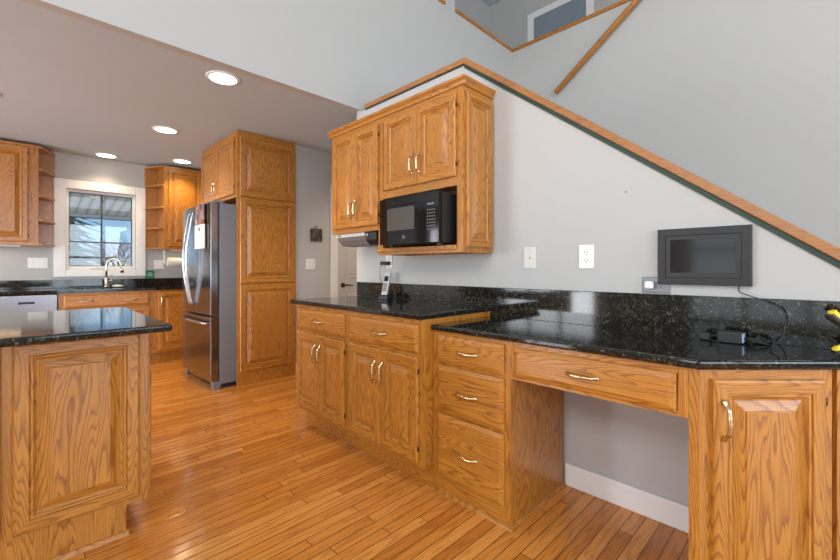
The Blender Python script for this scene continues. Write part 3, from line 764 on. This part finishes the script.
# paper towel
pt = thing('paper_towel_holder', (1.50, 6.10, 1.225), 0, 'white paper towel roll under the corner wall cabinet', 'paper towel')
MB().lathe([(.012, -.135), (.058, -.135), (.059, -.13), (.059, .13), (.058, .135), (.012, .135)], (0.02, 0, 0), 28, 'x').build('paper_roll', PAPER, pt)
MB().tube([(-.1378, 0, 0), (.1778, 0, 0)], .008, 8).build('rod', PLASTW, pt)
for a, b in ((-.15, -.138), (.178, .19)): box('bracket', PLASTW, a, b, -.015, .015, -.018, .1645, pt)
gc = thing('green_card', (1.228, KY-.012, 1.0125), 0, 'small green card standing on the backsplash right of the window', 'card')
box('card', GREENC, -.052, .048, -.004, .004, 0, .105, gc)
gm = MB()
for i, (a, b) in enumerate(((-.03, .028), (-.036, .034), (-.02, .02))): gm.box(a, b, -.0049, -.0041, .032+i*.018, .040+i*.018)
gm.build('printed_lines', PALEG, gc)

# ------------------------------------------------------------------ switches and outlets
def plate(name, loc, rot, w, h, label, cat, mat, kind, group=None, n=1):
    t = thing(name, loc, rot, label, cat, group)
    box('plate', mat, -w/2, w/2, -.006, 0, -h/2, h/2, t, bevel=.003)
    if kind == 'switch':
        for k in range(n):
            x = (k-(n-1)/2)*.046
            box('toggle', mat, x-.016, x+.016, -.009, -.0061, -.033, .033, t, bevel=.002)
    elif kind in ('outlet', 'outlet_flat'):
        for s in (-1, 1):
            rr = MB(); c = (0, s*.020) if kind == 'outlet' else (s*.020, 0)
            rr.box(c[0]-.016, c[0]+.016, -.0078, -.0061, c[1]-.014, c[1]+.014); o = rr.build('receptacle', mat, t, bevel=.002)
            sl = MB(); sl.box(c[0]-.008, c[0]-.0055, -.0083, -.0079, c[1]-.001, c[1]+.008); sl.box(c[0]+.0055, c[0]+.008, -.0083, -.0079, c[1]-.001, c[1]+.008)
            sl.lathe([(.003, 0), (.003, -.0005)], (c[0], -.0079, c[1]-.008), 10, 'y'); sl.build('slots', DARKH, o)
    elif kind == 'blank':
        for z in (-.047, 0, .047):
            MB().lathe([(.0048, 0), (.004, -.0018), (.001, -.002)], (0, -.0061, z), 12, 'y').build('screw', NICKEL if z else DARKH, t)
    return t
plate('wall_plate', (WX-.0005, 1.172, 1.205), FX, .078, .122, 'ivory blank wall plate with three screws left of the white outlet', 'wall plate', PLASTI, 'blank')
plate('power_outlet', (WX-.0005, .852, 1.206), FX, .078, .122, 'white duplex outlet on the wall between blank plate and digital frame', 'outlet', PLASTW, 'outlet')
plate('power_outlet', (WX-.0005, 2.40, 1.205), FX, .075, .118, 'white outlet under the microwave with a black adapter plugged in', 'outlet', PLASTW, 'outlet')
plate('power_outlet', (WX-.0005, .535, 1.071), FX, .115, .074, 'grey outlet with a white plug beside the digital frame', 'outlet', plain('grey_metal_plate', (.22, .23, .25), .35, .6), 'outlet_flat')
plate('light_switch', (2.315, HALLY-.0005, 1.19), 0, .118, .12, 'white double light switch on the hall wall below the small picture', 'switch', PLASTW, 'switch', n=2)
plate('light_switch', (.158, KY-.0005, 1.205), 0, .165, .118, 'white triple light switch under the left kitchen wall cabinet', 'switch', PLASTW, 'switch', n=3)
plate('power_outlet', (1.335, KY-.0005, 1.195), 0, .118, .118, 'white outlet plate on the wall beside the paper towel', 'outlet', PLASTW, 'switch', n=2)
pg = MB(); pg.box(WX-.040, WX-.0095, .54, .575, 1.053, 1.088)
tag(pg.build('power_plug', PLASTW, bevel=.008), 'white plug in the grey outlet left of the digital frame', 'plug')
tag(MB().lathe([(.0025, 0), (.0025, -.006), (.001, -.0062)], (WX-.0002, .664, 1.512), 10, 'x').build('nail', BRONZE), 'small dark nail in the bare wall above the desk', 'nail')

# picture on the hall wall
ar = thing('picture', (2.385, HALLY-.001, 1.448), 0, 'small dark square picture hanging on the hall wall above the switch', 'picture')
box('panel', ART, -.073, .073, -.014, -.004, 0, .145, ar, bevel=.002)
MB().tube([(-.02, -.005, .144), (0, -.004, .172), (.02, -.005, .144)], .002, 6).build('hanger', BRONZE, ar)
MB().lathe([(.005, 0), (.005, -.008), (.001, -.009)], (0, -.001, .172), 10, 'y').build('hook', BRONZE, ar)

# digital photo frame on the wall
df = thing('digital_photo_frame', (2.0592, .5225, 1.076), FX, 'dark grey digital photo frame mounted on the wall above the desk', 'photo frame')
FWW, FWH = .328, .243
fm = MB(); fm.rings(FWW, FWH, [(0, 0), (0, -.026), (.002, -.028), (.030, -.028), (.031, -.021), (.040, -.021)], mats=0)
fm.face([(0, 0, 0), (0, 0, FWH), (FWW, 0, FWH), (FWW, 0, 0)]); fm.build('frame', CHAR, df)
sm = MB(); sm.rings(FWW-.064, FWH-.064, [(0, 0), (0, -.002), (.016, -.002)], mats=0); sm.build('bezel', BLACKM, df, loc=(.032, -.0215, .032))
MB().box(0, FWW-.098, -.001, 0, 0, FWH-.100).build('screen', SCREEN, df, loc=(.049, -.0238, .052))
def catmull(P, n=8):
    P = [Vector(p) for p in P]; Q = [P[0]] + P + [P[-1]]; out = []
    for i in range(1, len(Q)-2):
        for k in range(n):
            t_ = k/n; a, b, c, d_ = Q[i-1], Q[i], Q[i+1], Q[i+2]
            out.append(0.5*((2*b)+(c-a)*t_+(2*a-5*b+4*c-d_)*t_*t_+(3*b-a-3*c+d_)*t_**3))
    out.append(P[-1]); return out
cz = DT+.0065
dl = lambda X, Y, Z: (.5225-Y, X-2.0592, Z-1.076)
MB().tube([dl(*p) for p in catmull([(2.046, .235, 1.074), (2.034, .228, 1.05), (2.022, .150, 1.02), (2.005, .100, .985), (1.985, .100, .90), (1.955, .128, cz), (1.88, .128, cz+.002), (1.80, .105, cz+.001), (1.72, .095, cz+.001)])], .0024, 8).build('power_cord', BLACKM, df)
ad = thing('power_adapter', (1.955, .235, DT), FX, 'black power adapter with a pale label in the cable tangle on the desk', 'adapter')
box('body', BLACKM, -.055, .02, -.025, .03, 0.0005, .044, ad, bevel=.005)
box('label', BLUEW, .0205, .026, -.02, .024, .006, .040, ad, bevel=.001)
coil = []
for i in range(64):
    a = i*2*PI/22; rr = .030-.00012*i
    coil.append((.062+rr*1.1*math.cos(a), .012+rr*.9*math.sin(a), .004+.00025*i+.006*math.sin(2.3*a)**2))
coil[0:0] = catmull([(.02, 0, .02), (.045, -.012, .024), (.08, -.012, .012), (.094, .0, .006)])
MB().tube(coil, .0026, 8).build('cable', BLACKM, ad)
MB().tube(catmull([(-.05, .01, .012), (-.07, .012, .022), (-.085, .0, .006), (-.075, -.015, .004), (-.05, -.035, .004)]), .003, 8).build('plug_wire', BLACKM, ad)
tag(MB().box(1.945, 1.985, .315, .352, DT+.0004, DT+.030).build('power_adapter', BLACKM, bevel=.005), 'plain black charger block left of the labeled adapter on the desk', 'adapter')

# spring clamp on the desktop at the right edge
def scr(l, D, z): return Vector(((l+D)/SQ, (D-l)/SQ, z))
cl = thing('spring_clamp', scr(1.430, 1.31, DT), DG, 'yellow and black spring clamp lying on the desktop at the right edge', 'clamp')
def arm(pts, r, name, mat): return MB().tube(catmull(pts, 6), r, 12).build(name, mat, cl)
def rad(n, a, b): return [a+(b-a)*k/(n-1) for k in range(n)]
up = [(-.088, 0, .150), (-.080, 0, .140), (-.045, 0, .118), (.0, 0, .092), (.06, 0, .070)]
lo_ = [(-.078, 0, .030), (-.070, 0, .028), (-.035, 0, .036), (.01, 0, .050), (.06, 0, .066)]
ua = arm(up, [.006]+rad(24, .0125, .011), 'upper_grip', YELLOW)
arm([(x-.006, y+.002, z-.010) for x, y, z in up], [.006]+rad(24, .014, .012), 'upper_arm', BLACKM)
arm(lo_, [.005]+rad(24, .010, .010), 'lower_grip', YELLOW)
arm([(x+.004, y+.002, z-.014+.0015*i) for i, (x, y, z) in enumerate(lo_)], [.006]+rad(24, .0125, .011), 'lower_arm', BLACKM)
MB().lathe([(.018, -.016), (.020, -.014), (.020, .014), (.018, .016)], (.065, 0, .066), 18, 'y').build('pivot', SILVERP, cl)

# cordless phone
ph = thing('cordless_phone', (1.95, 2.315, .9142), FX+.35, 'silver and black cordless phone in its charging cradle on the granite', 'phone')
MB().prism([(-.045, 0), (.045, 0), (.045, .022), (.02, .055), (.0, .05), (-.045, .02)], -.04, .04, 'x').build('charging_cradle', BLACKM, ph, bevel=.005)
hs = MB().box(-.025, .025, -.014, .014, 0, .180).build('handset', SILVERP, ph, bevel=.006, loc=(0, -.014, .030)); hs.rotation_euler = (-.32, 0, 0)
box('display', SCREEN, -.017, .017, -.0152, -.0143, .105, .145, hs)
kb = MB()
for i in range(3):
    for j in range(4): kb.box(-.016+i*.0115, -.0075+i*.0115, -.0156, -.0143, .03+j*.016, .040+j*.016)
kb.build('keypad', BLACKM, hs)
pa = thing('power_adapter', (2.0505, 2.405, 1.185), FX, 'black adapter with a thin wire plugged in the outlet above the phone', 'adapter')
box('body', BLACKM, -.045, .03, -.045, 0, -.014, .014, pa, bevel=.004)
MB().tube(catmull([(-.045, -.025, 0), (-.065, -.026, -.03), (-.06, -.03, -.10), (-.02, -.045, -.18), (.04, -.06, -.262)]), .0022, 6).build('wire', BLACKM, pa)

# ------------------------------------------------------------------ island
t = thing('kitchen_island', (-.62, 2.12, 0), 0, 'oak kitchen island with a raised panel end at the left', 'island')
IW, ID = 1.025, .84
im = MB(); im.box(0, IW, 0, ID, .127, .884); im.box(0, IW-.075, 0, ID, 0, .127); im.build('carcass', [OAKZ], t)
raised(t, .605, .154, .391, .709, name='end_panel', fw=.066, t=.018)
raised(t, .185, .154, .391, .709, name='end_panel', fw=.066, t=.018)
MB().prism([(-.013, 0), (-.0002, 0), (-.0002, .020), (-.006, .017), (-.011, .009)], 0, IW-.068, 'x').build('shoe_molding', [OAKX], t)
for k in range(2):
    raised(t, 0, 0, .40, .535, rot=PI/2, loc=(IW, .015+k*.405, .155), hnd=(.37 if k == 0 else .03, .41))
    o = drawer(t, 0, 0, .40, .144); o.location = (IW, .015+k*.405, .712); o.rotation_euler = (0, 0, PI/2)
tag(MB().box(-.70, .457, 1.912, 2.99, .8845, .914).build('countertop', GRANITE, bevel=.010, seg=3), 'black granite island top reflecting the kitchen window', 'countertop')

# ------------------------------------------------------------------ recessed lights
lights = [(1.024, 2.99, 'recessed ceiling light nearest the bulkhead edge'), (1.012, 4.50, 'recessed ceiling light in front of the refrigerator cabinet'),
          (.744, 6.02, 'recessed ceiling light above the kitchen window'), (1.46, 5.68, 'recessed ceiling light by the corner cabinet behind the refrigerator'),
          (3.05, 3.42, 'recessed ceiling light of the hall passage behind the cabinets'),  # unseen light and fixture, added to lift the dark hall
          (-.20, 4.50, 'recessed ceiling light cut by the left edge of the view')]
for x, y, lab in lights:
    t = thing('ceiling_light', (x, y, CZ), 0, lab, 'ceiling light', 'recessed ceiling lights')
    MB().lathe([(.092, -.0003), (.110, -.0003), (.110, -.004), (.102, -.008), (.092, -.008)], (0, 0, 0), 32).build('trim_ring', TRIMW, t)
    MB().lathe([(.002, -.0045), (.0905, -.0045), (.0912, -.0075), (.080, -.010), (.002, -.012)], (0, 0, 0), 32).build('lens', LAMP, t)
    light('ceiling_lamp_glow', 'SPOT', (x, y, CZ-.02), 22 if y > 6 else 50, WARM, (0, 0, 0), spot_size=math.radians(125), spot_blend=0.7, shadow_soft_size=.07)
# strip lamps beneath the kitchen wall cabinets
for x0_, x1_, lab in ((-.6, .02, 'slim warm strip light under the left kitchen wall cabinet'), (1.42, 1.95, 'slim warm strip light under the corner wall cabinet')):
    tag(box('strip_light', PLASTW, x0_, x1_, 6.02, 6.06, 1.376, 1.3895), lab, 'strip light')
    light('strip_glow', 'AREA', ((x0_+x1_)/2, 6.04, 1.372), 0.8, (1.0, .72, .42), (0, 0, 0), shape='RECTANGLE', size=x1_-x0_, size_y=.03)

# handrail on the stair wall
hr = thing('handrail', (FWX-.052, 2.177, 3.166), 0, 'oak handrail slanting up the white stair wall', 'handrail')
dirv = Vector((0, -.869, .664)).normalized()
m = MB(); A_ = Vector((0, 0, 0)); B_ = dirv*2.6
m.tube([A_, A_+dirv*.006, B_-dirv*.006, B_], [.022, .028, .028, .022], 16); m.build('rail', [oak('oak_round_rail', 'y', OL, OM, OD)], hr)
for d_ in (.25, 1.3, 2.35):
    p = dirv*d_; bb = MB(); bb.tube([p+Vector((.02, 0, 0)), p+Vector((.050, 0, 0))], .010, 8); bb.build('bracket', BRASS, hr)

# ------------------------------------------------------------------ outdoors through the kitchen window
structure(box('ground_outside', SNOW, -60, 120, 6.9, 160, -.7, -.6), 'pale winter ground outside the kitchen window', 'ground')
so = MB(); so.prism([(6.5, 2.56), (9.3, 2.11), (9.3, 2.15), (6.5, 2.60)], -2.5, 6.5, 'x')
pr = thing('porch_roof', (0, 0, 0), 0, 'tan boarded porch ceiling outside the top of the kitchen window', 'porch')
so.build('ceiling_boards', SOFFIT, pr)
box('fascia', TRIMW, -2.5, 6.5, 9.301, 9.33, 2.045, 2.25, pr)
for a in (-2.3, 6.2): box('post', TRIMW, a, a+.12, 9.18, 9.30, -.6, 2.105, pr)
def spruce(x, y, h, r, label):
    t = thing('spruce_tree', (x, y, -.6), 0, label, 'tree')
    MB().tube([(0, 0, 0), (0, 0, h*.95)], [h*.022, h*.004], 8).build('trunk', BARK, t)
    f = MB(); rng = random.Random(int(x*100))
    tiers = 34
    for i in range(tiers):
        z = h*(.07+.92*i/tiers); rr = r*(1-i/tiers)**.85*rng.uniform(.8, 1.1)
        nb = max(6, int(15*(1-i/tiers)))
        for b in range(nb):
            a = rng.uniform(0, 2*PI); ln = rr*rng.uniform(.7, 1.1)
            n_ = 6
            for q in range(n_):
                d0 = ln*(q+.3)/n_; d1 = ln*(q+1.6)/n_
                for s in (-1, 0, 1):
                    a2 = a+s*.42*rng.uniform(.5, 1.2)
                    p0 = Vector((math.cos(a)*d0, math.sin(a)*d0, z-d0*.38)); 
                    p1 = p0+Vector((math.cos(a2)*(d1-d0)*1.2, math.sin(a2)*(d1-d0)*1.2, -(d1-d0)*rng.uniform(.1, .6)))
                    wv = Vector((-math.sin(a2), math.cos(a2), rng.uniform(-.3, .3)))*.045*h/6
                    f.face([p0-wv, p0+wv, p1+wv*.2, p1-wv*.2]); 
    f.build('foliage', NEEDLE, t)
spruce(1.45, 20, 6.2, 2.1, 'dark spruce tree seen through the left half of the kitchen window')
def bare(x, y, h, label, seed):
    t = thing('bare_tree', (x, y, -.6), 0, label, 'tree', 'bare trees outside the kitchen window')
    m = MB(); rng = random.Random(seed)
    def br_(p, d, ln, r, k):
        q = p+d*ln; m.tube([p, (p+q)/2+Vector((rng.uniform(-.04, .04)*ln, 0, 0)), q], [r, r*.8, r*.6], 5, cap=False)
        if k == 0: return
        for _ in range(3 if k > 1 else 4):
            d2 = (d+Vector((rng.uniform(-.8, .8), rng.uniform(-.8, .8), rng.uniform(-.1, .5)))).normalized(); br_(q, d2, ln*rng.uniform(.55, .8), r*.55, k-1)
    br_(Vector((0, 0, 0)), Vector((0, 0, 1)), h*.34, h*.03, 4)
    m.build('branches', BARK, t)
bare(5.9, 40, 4.6, 'bare brown tree outside near the right edge of the kitchen window', 3)
bare(5.2, 44, 4.0, 'bare brown tree outside beside the distant blue-roofed house', 5)
bare(4.4, 36, 3.6, 'bare brown tree outside just left of the window center', 8)
def house(x, y, w_, h, label):
    t = thing('house', (x, y, -.6), 0, label, 'house')
    box('walls', HOUSEW, 0, w_, 0, 5, 0, h*.55, t)
    MB().prism([(-.4, h*.552), (w_+.4, h*.552), (w_*.72, h), (w_*.28, h)], -.3, 5.3, 'y').build('roof', ROOFB, t)
    for k in (.2, .65): box('window', DARKM, w_*k, w_*k+.8, -.02, 0, h*.2, h*.42, t)
house(4.6, 55, 6.5, 4.6, 'distant cream house with a blue-grey roof beyond the trees')
